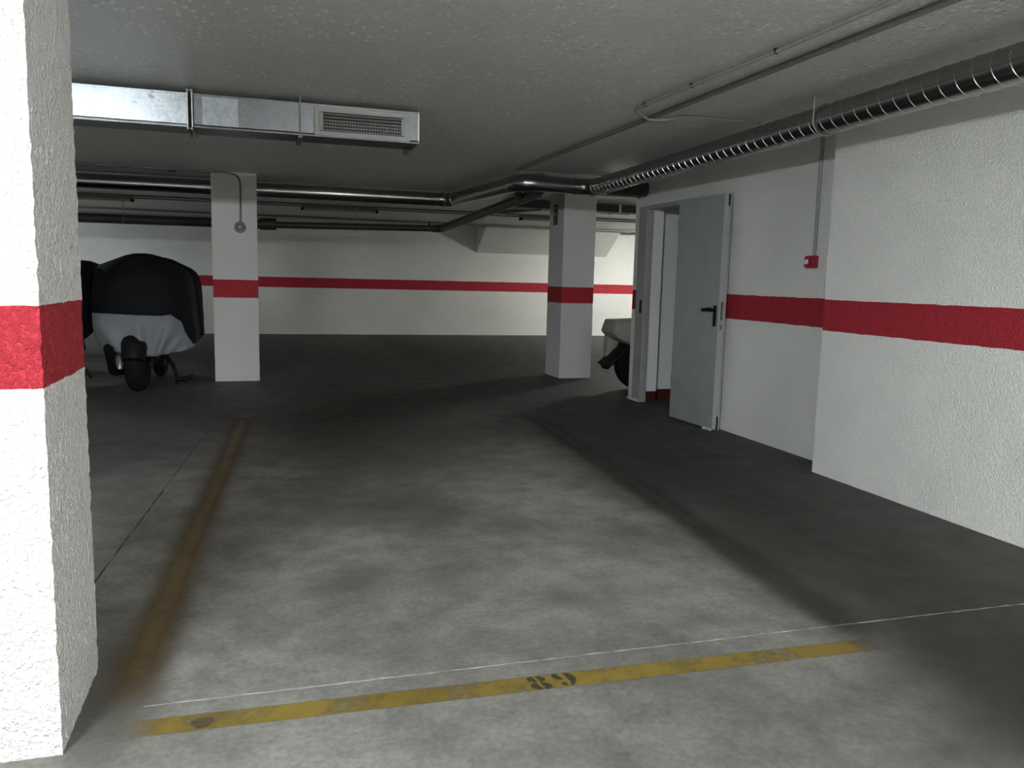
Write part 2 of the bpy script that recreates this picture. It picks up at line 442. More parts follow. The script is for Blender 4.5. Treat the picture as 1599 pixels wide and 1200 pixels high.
# small plaster crumbs along the foot of the right wall
# joints in the floor
def ribbon(bm, pts, w, z, jit=0):
    prev = None
    for i, p in enumerate(pts):
        a = Vector(pts[max(0, i - 1)]); b = Vector(pts[min(len(pts) - 1, i + 1)]); d = (b - a).normalized(); n = Vector((-d.y, d.x))
        ww = w * (1 + jit * (random.random() - .5) * 2); q = Vector(p) + n * (random.random() - .5) * w * jit
        cur = [bm.verts.new((q.x + n.x * ww / 2, q.y + n.y * ww / 2, z)), bm.verts.new((q.x - n.x * ww / 2, q.y - n.y * ww / 2, z))]
        if prev: bm.faces.new((prev[0], prev[1], cur[1], cur[0]))
        prev = cur
bm = B()
ribbon(bm, [(-.36 + (3.42) * i / 90, 2.475 - .05 * i / 90) for i in range(91)], .0048, .0016, .7)
structure('floor_joint', bm, M['crack_w'], 'thin pale joint line crossing the floor behind the yellow line')
bm = B()
ribbon(bm, [(-.70 + .33 * i / 60, 3.4 + 4.6 * i / 60) for i in range(61)], .006, .0016, .8)
structure('floor_joint', bm, M['crack_d'], 'dark crack running back beside the near column')

# columns
structure('column_near', grid_box(-1.1, -.533, 2.27, 2.77, 0, CEIL, .0135, .0042, 38, 3), M['col_near'], 'near rough white column with red band', smooth=True)
structure('column_middle', grid_box(-.55, -.045, 10.12, 10.43, 0, CEIL, .05, .0025, 14, 5), M['col_far'], 'white column with red band beside the covered motorcycle', smooth=True)
structure('column_right', grid_box(3.765, 4.215, 9.95, 10.5, 0, CEIL, .05, .0025, 14, 8), M['col_far'], 'white column with red band and a small dark sign', smooth=True)

structure('column_blocker', grid_box(2.0, 2.5, .3, .8, 0, CEIL, .05, .003, 14, 11), M['col_far'], 'added unseen column with red band beside the camera, shading the floor', smooth=True)  # added out of view to throw shade across the right floor

# ------------------------------------------------------------------ painted lines
def strip(name, p0, p1, w, mat, z=.0012, n=40, jit=0):
    """flat painted strip; UV u runs across, v along"""
    a, b = Vector((*p0, z)), Vector((*p1, z)); d = (b - a).normalized(); nrm = Vector((-d.y, d.x, 0))
    bm = B(); uv = bm.loops.layers.uv.new('UVMap'); prev = None
    for i in range(n + 1):
        t = i / n; c = a.lerp(b, t) + nrm * (random.random() - .5) * jit
        cur = (bm.verts.new(c - nrm * w / 2), bm.verts.new(c + nrm * w / 2), t)
        if prev:
            f = bm.faces.new((prev[0], cur[0], cur[1], prev[1]))
            for l, q in zip(f.loops, ((0, prev[2]), (0, t), (1, t), (1, prev[2]))): l[uv].uv = q
        prev = cur
    return obj(name, bm, mat)
front = strip('bay_line', (-.42, 2.352), (2.17, 2.268), .098, M['yellow'])
setp(front, 'yellow painted line across the front of the bay, stencilled 89', 'floor marking')
lline = strip('bay_line', (-.42, 2.42), (-.17, 7.6), .26, M['brown'])
setp(lline, 'faded brown painted line running back from the near column', 'floor marking')
rline = strip('bay_line', (2.13, 2.22), (2.47, 7.2), .32, M['dark_strip'])
setp(rline, 'soft dark strip running back along the right of the bay', 'floor marking')

def half_lobe(cx, cy, rx, ry, side, slit, lean, n=14):
    """half ellipse, flat side along the slanted stencil slit"""
    out = []
    for i in range(n + 1):
        a = -PI / 2 + PI * i / n
        x = rx * math.cos(a) * side + side * slit / 2; y = ry * math.sin(a)
        out.append((cx + x - lean * y, cy + y))
    return out
def digit(name, lobes, cx, cy):
    bm = B()
    for poly in lobes:
        A = [bm.verts.new((cx + x, cy + y - .036 * x, .0026)) for x, y in poly]
        bm.faces.new(A)
    o = obj(name, bm, M['digit'], front)
    o['label'] = 'black stencilled numeral ' + name.split('_')[1]
    return o
digit('numeral_eight', [half_lobe(-.002, .023, .024, .0195, -1, .011, .22), half_lobe(-.002, .023, .024, .0195, 1, .011, .22),
      half_lobe(.002, -.022, .028, .0225, -1, .012, .22), half_lobe(.002, -.022, .028, .0225, 1, .012, .22)], .838, 2.309)
nine_r = [(.008, .043), (.026, .038), (.037, .024), (.040, .005), (.036, -.014), (.027, -.030), (.014, -.040), (.008, -.041), (.016, -.02), (.013, .0), (.010, .02)]
digit('numeral_nine', [half_lobe(-.005, .021, .026, .021, -1, .008, .28), nine_r,
      [(.000, -.042), (-.014, -.036), (-.020, -.024), (-.014, -.016), (-.002, -.018)]], .926, 2.308)
bm = B()
bm.faces.new([bm.verts.new((-.185 + .030 * math.cos(a) * (1 + .2 * math.sin(3 * a)), 2.335 + .034 * math.sin(a) * (1 + .15 * math.cos(2 * a)), .0024)) for a in [2 * PI * i / 22 for i in range(22)]])
o = obj('stain_spot', bm, M['spot'], front); o['label'] = 'brown spot on the yellow line'

# ------------------------------------------------------------------ rectangular duct with grille
YF, YB, ZB, ZT = 5.62, 5.92, 2.208, 2.41
duct = thing('rectangular_duct', 'shiny galvanised rectangular duct with an air grille hung under the ceiling', 'duct', (-.4, YF, ZB))
def duct_section(name, x0, x1, mat, seed):
    bm = B()
    box(bm, x0, x1, YF, YB, ZB, ZT)
    # rolled bottom lip, wavy as if hand-bent
    n = 60; prev = None
    for i in range(n + 1):
        x = x0 + (x1 - x0) * i / n
        w = .004 + .006 * max(0, noise.noise(Vector((x * 9, seed, 0))))
        cur = [bm.verts.new((x, YF - .001, ZB + .012 + w)), bm.verts.new((x, YF - .009, ZB + .004 + w * .6)), bm.verts.new((x, YF - .006, ZB - .004)), bm.verts.new((x, YF + .01, ZB - .004))]
        if prev:
            for j in range(3): bm.faces.new((prev[j], cur[j], cur[j + 1], prev[j + 1]))
        prev = cur
    # top lip
    box(bm, x0, x1, YF - .006, YF + .01, ZT - .008, ZT + .002)
    # raised cross-break ribs
    k = max(1, int((x1 - x0) / .23))
    for i in range(1, k + 1):
        x = x0 + (x1 - x0) * i / (k + 1)
        box(bm, x - .012, x + .012, YF - .0022, YF, ZB + .012, ZT - .008)
    return obj(name, bm, mat, duct)
duct_section('duct_section', -2.6, -.435, M['galv'], 1)
s2 = duct_section('duct_section', -.395, 1.045, M['galv2'], 7)
bm = B()
for x in (-.432, -.404): box(bm, x - .004, x + .004, YF - .028, YB + .02, ZB - .022, ZT + .018)
for z in (ZB - .016, ZT + .014):
    for x in (-.43, -.406): disc(bm, (x, YF - .03, z), (0, -1, 0), [(.010, -.004), (.010, .006), (.004, .010)], 10)
obj('joint_flange', bm, M['strap'], duct)
# darker patches of overlapping sheet
for (x0, x1, m) in ((-.39, -.345, 'galv2'), (-.345, -.13, 'galv3'), (.052, .25, 'galv2')):
    obj('sheet_patch', box(B(), x0, x1, YF - .0035, YF, ZB + .016, ZT - .012), M[m], duct)
for x in (.255, -1.3):
    bm = B(); box(bm, x - .005, x + .005, YF - .012, YF - .005, ZB - .02, CEIL)
    box(bm, x - .014, x + .014, YF - .02, YB + .02, ZB - .022, ZB - .006)
    obj('hanger_strap', bm, M['conduit'], duct)
bm = B(); box(bm, 1.037, 1.045, YF - .006, YB + .006, ZB - .006, ZT + .006)
prism(bm, [(YB - .02, ZB), (YB + .03, ZB), (YB + .03, ZB - .035)], 'x', .99, 1.03)
obj('end_flange', bm, M['strap'], duct)
# grille
gx0, gx1, gz0, gz1 = .345, .978, ZB + .006, ZT - .018
gr = obj('air_grille', B(), M['grille'], duct) if False else None
bm = B(); f = .034
yg = YF - .014
for (a, b, c, d) in ((gx0, gx1, gz1 - f * .8, gz1), (gx0, gx1, gz0, gz0 + f * .8), (gx0, gx0 + f, gz0 + f * .8, gz1 - f * .8), (gx1 - f, gx1, gz0 + f * .8, gz1 - f * .8)):
    box(bm, a, b, yg, YF + .001, c, d)
gr = obj('air_grille', bm, M['grille'], duct); gr['label'] = 'pale framed air grille'
ix0, ix1, iz0, iz1 = gx0 + f, gx1 - f, gz0 + f * .8, gz1 - f * .8
obj('grille_throat', box(B(), ix0, ix1, YF - .003, YF - .001, iz0, iz1), M['dark_in'], gr)
nb = 6
for i in range(nb):
    z = iz1 - (iz1 - iz0) * (i + .5) / nb
    bm = B(); tilt = math.radians(-24)
    obox(bm, ((ix0 + ix1) / 2, yg + .006, z), ((1, 0, 0), (0, math.cos(tilt), -math.sin(tilt)), (0, math.sin(tilt), math.cos(tilt))), (ix1 - ix0) / 2, .0075, .0018)
    obj('grille_blade', bm, M['blade'], gr)
bm = B()
for i in range(28):
    x = ix0 + .03 + (ix1 - ix0 - .06) * i / 27
    box(bm, x - .0015, x + .0015, YF - .006, YF - .0035, iz0, iz0 + (iz1 - iz0) * .62)
obj('grille_lattice', bm, M['grille'], gr)
for x in (ix0 + .012, ix1 - .012):
    obj('blade_clip', box(B(), x - .010, x + .010, yg + .0005, YF - .003, iz0 + .004, iz1 - .004), M['grille'], gr)

# ------------------------------------------------------------------ spiral duct
RD = .088
sp = thing('spiral_duct', 'round spiral-seamed steel air duct running along the right wall and turning left past the columns', 'duct', (3.5, 8.45, 2.311))
pa, pb = Vector((3.13, 0.0, 2.311)), Vector((3.50, 8.27, 2.318))
pc, pd = Vector((2.84, 8.45, 2.335)), Vector((2.66, 8.66, 2.337))
pe, pf = Vector((2.50, 10.70, 2.345)), Vector((2.32, 10.90, 2.345))
pg = Vector((-9.5, 10.90, 2.345))
obj('straight_run', tube(B(), [pa, pb], RD, 32), M['spiral'], sp, True)
obj('spiral_seam', helix(B(), pa, pb, RD, .105, .0046, 26), M['seam'], sp, True, 60)
c1 = arc_path(pb, (3.50, 8.45, 2.325), (2.84, 8.45, 2.33), .15, 4)
obj('elbow', tube(B(), [pb + Vector((0, -.02, 0))] + c1 + [(3.30, 8.45, 2.327)], RD + .004, 32), M['spiral'], sp, True, 50)
obj('cross_run', tube(B(), [(3.32, 8.45, 2.327), pc], RD, 32), M['spiral'], sp, True)
obj('spiral_seam', helix(B(), (3.3, 8.45, 2.327), pc, RD, .105, .004, 26), M['seam'], sp, True, 60)
c2 = arc_path(pc, (2.66, 8.45, 2.335), pd, .17, 4)
obj('elbow', tube(B(), [pc + Vector((.02, 0, 0))] + c2 + [pd + Vector((0, .03, 0))], RD + .004, 32), M['spiral'], sp, True, 50)
obj('return_run', tube(B(), [pd, pe], RD, 32), M['spiral'], sp, True)
c3 = arc_path(pe, (2.49, 10.90, 2.345), pf, .17, 4)
obj('elbow', tube(B(), [pe] + c3 + [pf], RD + .004, 32), M['spiral'], sp, True, 50)
obj('straight_run', tube(B(), [pf, pg], RD, 32), M['spiral'], sp, True)
obj('spiral_seam', helix(B(), pf, pg, RD, .14, .004, 20), M['seam'], sp, True, 60)
bm = B(); tube(bm, [(2.40, 10.90, 2.345), (2.36, 10.90, 2.345)], RD + .012, 32)
obj('pipe_clamp', bm, M['strap'], sp, True)
# hanger
hx = 3.13 + .37 * 4.3 / 8.27
bm = B(); tube(bm, [(hx - RD - .006, 4.3, CEIL), (hx - RD - .006, 4.3, 2.33)], .004, 8)
torus(bm, (hx, 4.3, 2.3145), (0, 1, 0), RD + .007, .004, 36, 8)
obj('hanger_strap', bm, M['strap'], sp, True)
# branch into the wall and a rail added in place of the duct's lower glint
bm = B(); tube(bm, [(3.49, 7.95, 2.285), (3.935, 7.95, 2.285)], .078, 28)
tube(bm, [(3.85, 7.95, 2.285), (3.875, 7.95, 2.285)], .088, 28)
obj('wall_branch', bm, M['darkduct'], sp, True)
bm = B(); box(bm, 3.40, 3.44, 7.35, 8.2, 2.215, 2.221); box(bm, 3.40, 3.404, 7.35, 8.2, 2.20, 2.221); box(bm, 3.40, 3.93, 8.08, 8.11, 2.205, 2.222)
obj('glint_rail', bm, M['strap'], sp)

# ------------------------------------------------------------------ drain pipe
dr = thing('drain_pipe', 'dark grey drain pipe in front of the far wall, angling forward under the round duct', 'pipe', (3.0, 13.9, 2.14))
e1 = arc_path((3.0, 8.9, 2.27), (3.0, 13.95, 2.14), (.2, 14.0, 2.11), .16, 4)
obj('sloping_run', tube(B(), [(3.0, 8.78, 2.275), (3.0, 13.78, 2.144)], .062, 24), M['pvc'], dr, True)
obj('elbow', tube(B(), e1, .066, 24), M['pvc'], dr, True, 50)
obj('level_run', tube(B(), [(2.9, 13.95, 2.138), (.22, 14.0, 2.092)], .054, 24), M['pvc'], dr, True)
obj('wide_run', tube(B(), [(.12, 14.0, 2.092), (-9.5, 14.0, 2.05)], .074, 24), M['pvc'], dr, True)
obj('coupling', tube(B(), [(.24, 14.0, 2.10), (-.02, 14.0, 2.10)], .098, 24), M['pvc'], dr, True)
obj('cleanout_plug', tube(B(), [(2.78, 13.9, 2.16), (2.78, 13.9, 2.24)], .022, 12), M['pvc'], dr, True)
bm = B(); tube(bm, [(3.0, 9.5, 2.257), (2.84, 9.05, 2.30), (2.76, 8.95, 2.41)], .046, 20)
obj('branch', bm, M['pvc'], dr, True, 60)
obj('riser', tube(B(), [(3.0, 8.80, 2.275), (3.0, 8.72, 2.30), (3.0, 8.70, 2.45)], .062, 20), M['pvc'], dr, True, 60)
for x in (1.55, -2.05):
    bm = B(); tube(bm, [(x, 14.0, 2.16), (x, 14.0, CEIL)], .006, 8); torus(bm, (x, 14.0, 2.1 if x > 0 else 2.082), (1, 0, 0), .062 if x > 0 else .08, .006, 28, 8)
    obj('pipe_hanger', bm, M['strap'], dr, True)

# dark duct behind the right column
dd = thing('box_duct', 'black flat duct under the ceiling behind the right column', 'duct', (4.6, 11.4, 2.3))
obj('duct_body', box(B(), 3.42, 5.42, 11.2, 11.55, 2.325, 2.435), M['darkduct'], dd)
obj('duct_joint', box(B(), 5.10, 5.14, 11.18, 11.57, 2.315, 2.446), M['strap'], dd)
obj('duct_extension', box(B(), 5.42, 7.0, 11.22, 11.53, 2.335, 2.43), M['darkduct'], dd)
bm = B(); tube(bm, [(3.9, 11.3, 2.33), (3.75, 12.4, 2.36), (3.6, 13.6, 2.412)], .03, 14)
obj('side_pipe', bm, M['pvc'], dd, True)

# ------------------------------------------------------------------ conduits
def conduit(label, pts, r, mat, clips=(), clip_ax=(0, 1, 0), seg=12, cat='conduit', group=None):
    t = thing('cable_conduit', label, cat, pts[0], group)
    obj('conduit_tube', tube(B(), pts, r, seg), M[mat], t, True, 60)
    for c in clips:
        bm = B(); torus(bm, c, clip_ax, r + .001, .003, 16, 6); box(bm, c[0] - r - .004, c[0] + r + .004, c[1] - .005, c[1] + .005, c[2], CEIL - .0015)
        obj('conduit_clip', bm, M['black'], t, True)
    return t
zc = CEIL - .017
conduit('thick grey ceiling conduit running from the right edge back to the round duct', [(2.65, -1, zc), (2.61, 3.5, zc), (2.60, 5.2, zc), (2.57, 8.2, zc)], .016, 'conduit')
conduit('thin ceiling conduit with black clips that bends over to the round duct',
        [(2.43, -1, CEIL - .016), (2.42, 3.54, CEIL - .016), (2.375, 4.90, CEIL - .016)] + [tuple(p) for p in arc_path((2.375, 4.9, CEIL - .016), (2.37, 5.02, CEIL - .018), (2.55, 5.17, CEIL - .048), .06, 4)] +
        [(2.54, 5.15, CEIL - .047), (2.64, 5.13, CEIL - .047), (2.78, 5.11, CEIL - .015), (3.37, 5.07, CEIL - .015)], .010, 'conduit_l',
        [(2.42, 3.54, CEIL - .016), (2.397, 4.31, CEIL - .016), (2.378, 4.87, CEIL - .016)])
conduit('pale straight conduit lying along the ceiling over the turn of the round duct', [(2.62, 8.22, CEIL - .012), (3.62, 8.20, CEIL - .012)], .010, 'conduit_l')
conduit('grey conduit along the ceiling, turning down the front of the middle column to the sounder', [(-9.5, 10.02, CEIL - .012), (-.42, 10.02, CEIL - .012)] + [tuple(p) for p in arc_path((-.42, 10.02, CEIL - .012), (-.225, 10.085, CEIL - .014), (-.225, 10.105, 2.1), .13, 6)] + [(-.226, 10.105, 2.1), (-.232, 10.105, 1.88)], .011, 'conduit')
jb = obj('junction_box', disc(B(), (-.95, 10.05, CEIL), (0, 0, -1), [(.045, 0), (.045, .035), (.03, .042)], 20), M['bell'], None, True)
setp(jb, 'small round grey junction box on the ceiling left of the middle column', 'junction box')
conduit('thin dark conduit along the ceiling behind the middle column', [(-9.5, 10.70, CEIL - .010), (2.40, 10.70, CEIL - .010)], .009, 'conduit')
conduit('conduit along the ceiling feeding the row of light fittings near the far wall', [(-9.5, 13.86, CEIL - .011), (12, 13.86, CEIL - .011)], .011, 'conduit')
conduit('second conduit along the ceiling just behind the row of light fittings', [(-9.5, 14.34, CEIL - .009), (12, 14.34, CEIL - .009)], .009, 'conduit')
conduit('long thin pipe across the top of the far wall', [(-9.5, 16.78, CEIL - .03), (4.6, 16.74, CEIL - .03), (13.5, 16.66, CEIL - .03)], .024, 'conduit')

# ------------------------------------------------------------------ light fittings
def light(x, y, label, lit=None, group=None, drop=0):
    CEIL = globals()['CEIL'] - drop
    t = thing('ceiling_light', label, 'light fitting', (x, y, CEIL), group)
    bm = B(); prism(bm, [(y - .07, CEIL), (y + .07, CEIL), (y + .05, CEIL - .05), (y - .05, CEIL - .05)], 'x', x - .64, x + .64)
    obj('fitting_body', bm, M['batten'], t)
    if drop:
        for s in (-.45, .45): obj('hanging_rod', tube(B(), [(x + s, y, CEIL + drop), (x + s, y, CEIL - .01)], .006, 8), M['batten'], t, True)
    for s in (-.045, .045):
        obj('light_tube', tube(B(), [(x - .6, y + s, CEIL - .072), (x + .6, y + s, CEIL - .072)], .013, 12), M[lit or 'tube_off'], t, True)
    for s in (-.62, .62):
        obj('end_cap', box(B(), x + s - .02, x + s + .02, y - .065, y + .065, CEIL - .09, CEIL - .05, .004), M['black'], t)
    return t
light(1.28, 14.1, 'unlit twin-tube light fitting on the ceiling between the middle and right columns')
light(5.12, 14.1, 'unlit twin-tube light fitting on the ceiling behind the right column')
light(-2.55, 14.1, 'unlit twin-tube light fitting on the ceiling left of the middle column')
light(8.9, 14.1, 'lit twin-tube light fitting hidden behind the end of the right wall', 'tube_warm')
light(-2.2, -1.9, 'lit twin-tube light fitting hanging behind the near column', 'tube_cool')
light(1.72, -3.0, 'lit twin-tube light fitting between the near column and the column by the right wall', 'tube_white', drop=.07)
light(-6.4, 14.1, 'lit twin-tube light fitting at the far left, leftmost of the row near the far wall', 'tube_left')

# ------------------------------------------------------------------ red siren with its conduit
si = thing('alarm_siren', 'small red wall siren with a clear lens beside the step in the right wall', 'siren', (XR, 5.10, 1.48))
obj('siren_housing', box(B(), XR - .045, XR + .001, 5.055, 5.145, 1.435, 1.525, .006), M['redplast'], si, True)
obj('siren_front', box(B(), XR - .058, XR - .045, 5.085, 5.145, 1.44, 1.52, .005), M['redplast'], si, True)
obj('siren_lens', box(B(), XR - .068, XR - .05, 5.100, 5.138, 1.462, 1.498, .006), M['lens'], si, True)
conduit('grey conduit running down the right wall to the red siren', [(XR - .014, 5.09, 2.449), (XR - .014, 5.09, 1.525)], .013, 'conduit_l')
# round sounder on the middle column
be = thing('alarm_sounder', 'round grey sounder on the front of the middle column', 'sounder', (-.236, 10.115, 1.827))
obj('sounder_base', disc(B(), (-.236, 10.123, 1.827), (0, -1, 0), [(.066, 0), (.066, .02), (.058, .032), (.05, .032)], 32), M['bell'], be, True)
obj('sounder_dome', disc(B(), (-.236, 10.091, 1.827), (0, -1, 0), [(.046, 0), (.04, .014), (.025, .022), (.010, .025)], 28), M['bell'], be, True)
obj('sounder_button', disc(B(), (-.236, 10.066, 1.827), (0, -1, 0), [(.014, 0), (.012, .006), (.004, .008)], 16), M['sign_fg'], be, True)
# sign on right column
sg = thing('column_sign', 'small black vertical sign on the left face of the right column', 'sign', (3.762, 10.26, 2.17))
obj('sign_panel', box(B(), 3.757, 3.7635, 10.18, 10.335, 2.032, 2.30, .001), M['sign_bg'], sg)
for (y0, y1, z0, z1) in ((10.275, 10.30, 2.228, 2.272), (10.275, 10.30, 2.148, 2.200), (10.20, 10.215, 2.235, 2.268), (10.20, 10.215, 2.15, 2.195)):
    obj('sign_symbol', box(B(), 3.7555, 3.757, y0, y1, z0, z1, .0006), M['sign_fg'], sg)
for z in (2.115, 2.095, 2.075, 2.055): obj('sign_text_bar', box(B(), 3.7555, 3.757, 10.20, 10.32, z, z + .008), M['bell'], sg)

# ------------------------------------------------------------------ door
dfr = thing('door_frame', 'pale grey steel frame around the open doorway', 'door frame', (XR, 7.4, 0), kind='structure')
bm = B(); box(bm, XR - .012, XR + .055, DY1 - .02, 8.055, 0, DH + .03, .003); box(bm, XR - .005, XR + .055, DY1 - .035, DY1 - .02, 0, DH - .005)
obj('jamb', bm, M['frame'], dfr)
bm = B(); box(bm, XR - .012, XR + .055, DY0 - .05, DY0 + .035, 0, DH + .03, .003); box(bm, XR - .075, XR - .012, DY0 - .05, DY0 - .02, 0, DH)
obj('jamb', bm, M['frame'], dfr)
obj('head', box(B(), XR - .010, XR + .055, DY0 + .035, DY1 - .02, DH - .012, DH + .03, .003), M['frame'], dfr)
obj('strike_plate', box(B(), XR - .0145, XR - .011, DY1 + .03, DY1 + .075, .965, 1.105), M['black'], dfr)
bm = B()
for i in range(26):
    y = DY1 - .02 + .3 * random.random(); r = .008 + .018 * random.random()
    bmesh.ops.create_icosphere(bm, subdivisions=1, radius=r, matrix=Matrix.Translation((XR - .02 + .01 * random.random(), y, r * .3)))
cr = obj('plaster_crumbs', bm, M['foot'], dfr)

H0, L0 = Vector((3.768, 6.900, 0)), Vector((3.800, 6.170, 0))
ax = (L0 - H0).normalized(); nx = Vector((-ax.y, ax.x, 0))
if nx.x < 0: nx = -nx
W = (L0 - H0).length; TH = .062
dl = thing('door_1', 'grey metal door swung fully open against the right wall, black lever handle', 'door', (H0.x, H0.y, .01), kind='structure')
def leafbox(u0, u1, d0, d1, z0, z1, bev=0):
    c = H0 + ax * (u0 + u1) / 2 + nx * (d0 + d1) / 2; c.z = (z0 + z1) / 2
    return obox(B(), c, (ax, nx, (0, 0, 1)), (u1 - u0) / 2, abs(d1 - d0) / 2, (z1 - z0) / 2, bev)
obj('door_leaf', leafbox(0, W - .003, 0, TH, .012, 2.072, .002), M['door'], dl)
o = obj('latch_edge', leafbox(W - .003, W, .001, TH, .012, 2.072), M['door_edge'], dl)
o = obj('back_lip', leafbox(W, W + .016, TH - .006, TH, .004, 2.076), M['frame'], dl)
obj('edge_seal', leafbox(W, W + .002, TH - .022, TH - .006, 1.97, 2.070), M['black'], dl)
obj('edge_seal', leafbox(W, W + .002, TH - .022, TH - .006, .012, .13), M['black'], dl)
obj('lock_plate', leafbox(W, W + .0025, .018, .042, .90, 1.145, .001), M['plate'], dl)
obj('lock_bolt', leafbox(W + .0025, W + .012, .022, .038, .945, .985), M['blade'], dl)
for z in (.30, 1.75):
    c = H0 - ax * .012 + nx * .02
    obj('hinge', tube(B(), [(c.x, c.y, z), (c.x, c.y, z + .14)], .013, 14), M['plate'], dl, True)
c = H0 + ax * (W - .05)
bm = B()
cc = c - nx * .004
obox(bm, (cc.x, cc.y, 1.02), (ax, nx, (0, 0, 1)), .021, .0055, .092, .005)
hp = obj('handle_plate', bm, M['black'], dl, True)
p = c - nx * .008
q = c - nx * .05
lev = [Vector((p.x, p.y, 1.075)), Vector((q.x, q.y, 1.075))]
far = q - ax * .125
lev2 = [Vector((q.x, q.y, 1.075)) - ax * -.006, Vector((q.x, q.y, 1.075)) - ax * .05, Vector((far.x, far.y, 1.068)), Vector((far.x, far.y, 1.068)) - ax * .022 + nx * .012]
bm = B(); tube(bm, lev, .014, 14); tube(bm, lev2, [.018, .017, .015, .012], 14)
obj('lever', bm, M['black'], hp, True, 50)
bm = B()
for i in range(16):
    u = W - .14 + .14 * random.random(); r = .006 + .010 * random.random(); pp = H0 + ax * u - nx * (.012 * random.random())
    bmesh.ops.create_icosphere(bm, subdivisions=1, radius=r, matrix=Matrix.Translation((pp.x, pp.y, .008)))
o = obj('chipped_base', bm, M['foot'], dl); o['label'] = 'chipped pale filler at the foot of the door'

# ------------------------------------------------------------------ covered motorcycles on the left
def motorcycle(name_label, x, y, heading, grp=None, full=True):
    """simple motorcycle with its rear wheel at (x,y), pointing along heading (unit vector); each element its own part"""
    f = Vector((heading[0], heading[1], 0)).normalized(); s = Vector((f.y, -f.x, 0))
    t = thing('motorcycle', name_label, 'motorcycle', (x, y, 0), grp)
    o = Vector((x, y, 0)); P = lambda a, b, z: o + f * a + s * b + Vector((0, 0, z))
    for a, R, r in ((0, .205, .105), (1.38, .22, .07)):
        w = obj('tyre', torus(B(), P(a, 0, R + r), s, R, r, 48, 16, .95), M['rubber'], t, True, 80)
        bm = B(); disc(bm, P(a, -.05, R + r), s, [(R - r * .55, 0), (R - r * .45, .02), (R - r * .45, .08), (R - r * .55, .1)], 36)
        obj('wheel_rim', bm, M['rim'], w, True)
        bm = B(); disc(bm, P(a, -.07, R + r), s, [(.05, 0), (.06, .02), (.06, .12), (.05, .14)], 20)
        obj('hub', bm, M['plate'], w, True)
    return t, P, f, s
mt, P, f_, s_ = motorcycle('large motorcycle parked under the black and silver cover beside the middle column', -1.285, 9.36, (.05, 1))
bm = B(); tube(bm, [P(-.285, .01, .36), P(-.23, .01, .50), P(-.05, 0, .62), P(.2, 0, .62)], [.115, .13, .13, .10], 16)
obj('rear_mudguard', bm, M['black'], mt, True, 60)
for sd in (-1, 1):
    bm = B(); tube(bm, [P(0, .125 * sd, .30), P(.5, .15 * sd, .36)], .034, 12); tube(bm, [P(.02, .13 * sd, .32), P(.22, .16 * sd, .75)], .03, 12)
    obj('swingarm', bm, M['black'], mt, True)
bm = B(); tube(bm, [P(-.262, -.125, .27), P(-.235, -.13, .36), P(-.12, -.14, .44), P(.1, -.15, .44)], [.030, .046, .052, .04], 20)
obj('muffler', bm, M['chrome'], mt, True, 60)
bm = B(); tube(bm, [P(-.25, -.23, .50), P(-.02, -.22, .25), P(.4, -.2, .2)], [.05, .075, .06], 12); obj('side_guard', bm, M['black'], mt, True, 60)
bm = B(); tube(bm, [P(.55, .17, .36), P(.60, .26, .22), P(.62, .30, .07)], [.03, .022, .018], 12); tube(bm, [P(.62, .29, .05), P(.60, .44, .07), P(.6, .47, .11)], [.022, .02, .016], 12); tube(bm, [P(.62, .29, .05), P(.5, .31, .012)], .016, 10)
obj('side_stand', bm, M['black'], mt, True, 60)
bm = B(); tube(bm, [P(.3, .15, .30), P(.1, .22, .30), P(.02, .25, .40)], .026, 12); obj('foot_rest', bm, M['black'], mt, True, 60)
bm = B(); tube(bm, [P(.35, 0, .40), P(.75, 0, .38), P(1.0, 0, .5)], [.17, .20, .12], 16); obj('engine', bm, M['rim'], mt, True, 60)
bm = B(); tube(bm, [P(-.15, 0, .74), P(.3, 0, .76), P(.6, 0, .86), P(1.0, 0, .86)], [.12, .15, .18, .13], 16); obj('seat_and_tank', bm, M['black'], mt, True, 60)
bm = B(); tube(bm, [P(1.38, .09, .3), P(1.08, .09, .98)], .026, 12); tube(bm, [P(1.38, -.09, .3), P(1.08, -.09, .98)], .026, 12); obj('fork', bm, M['plate'], mt, True)
bm = B(); tube(bm, [P(.92, -.42, 1.04), P(1.08, -.12, 1.0), P(1.08, .12, 1.0), P(.92, .42, 1.04)], .016, 10); obj('handlebar', bm, M['black'], mt, True, 60)

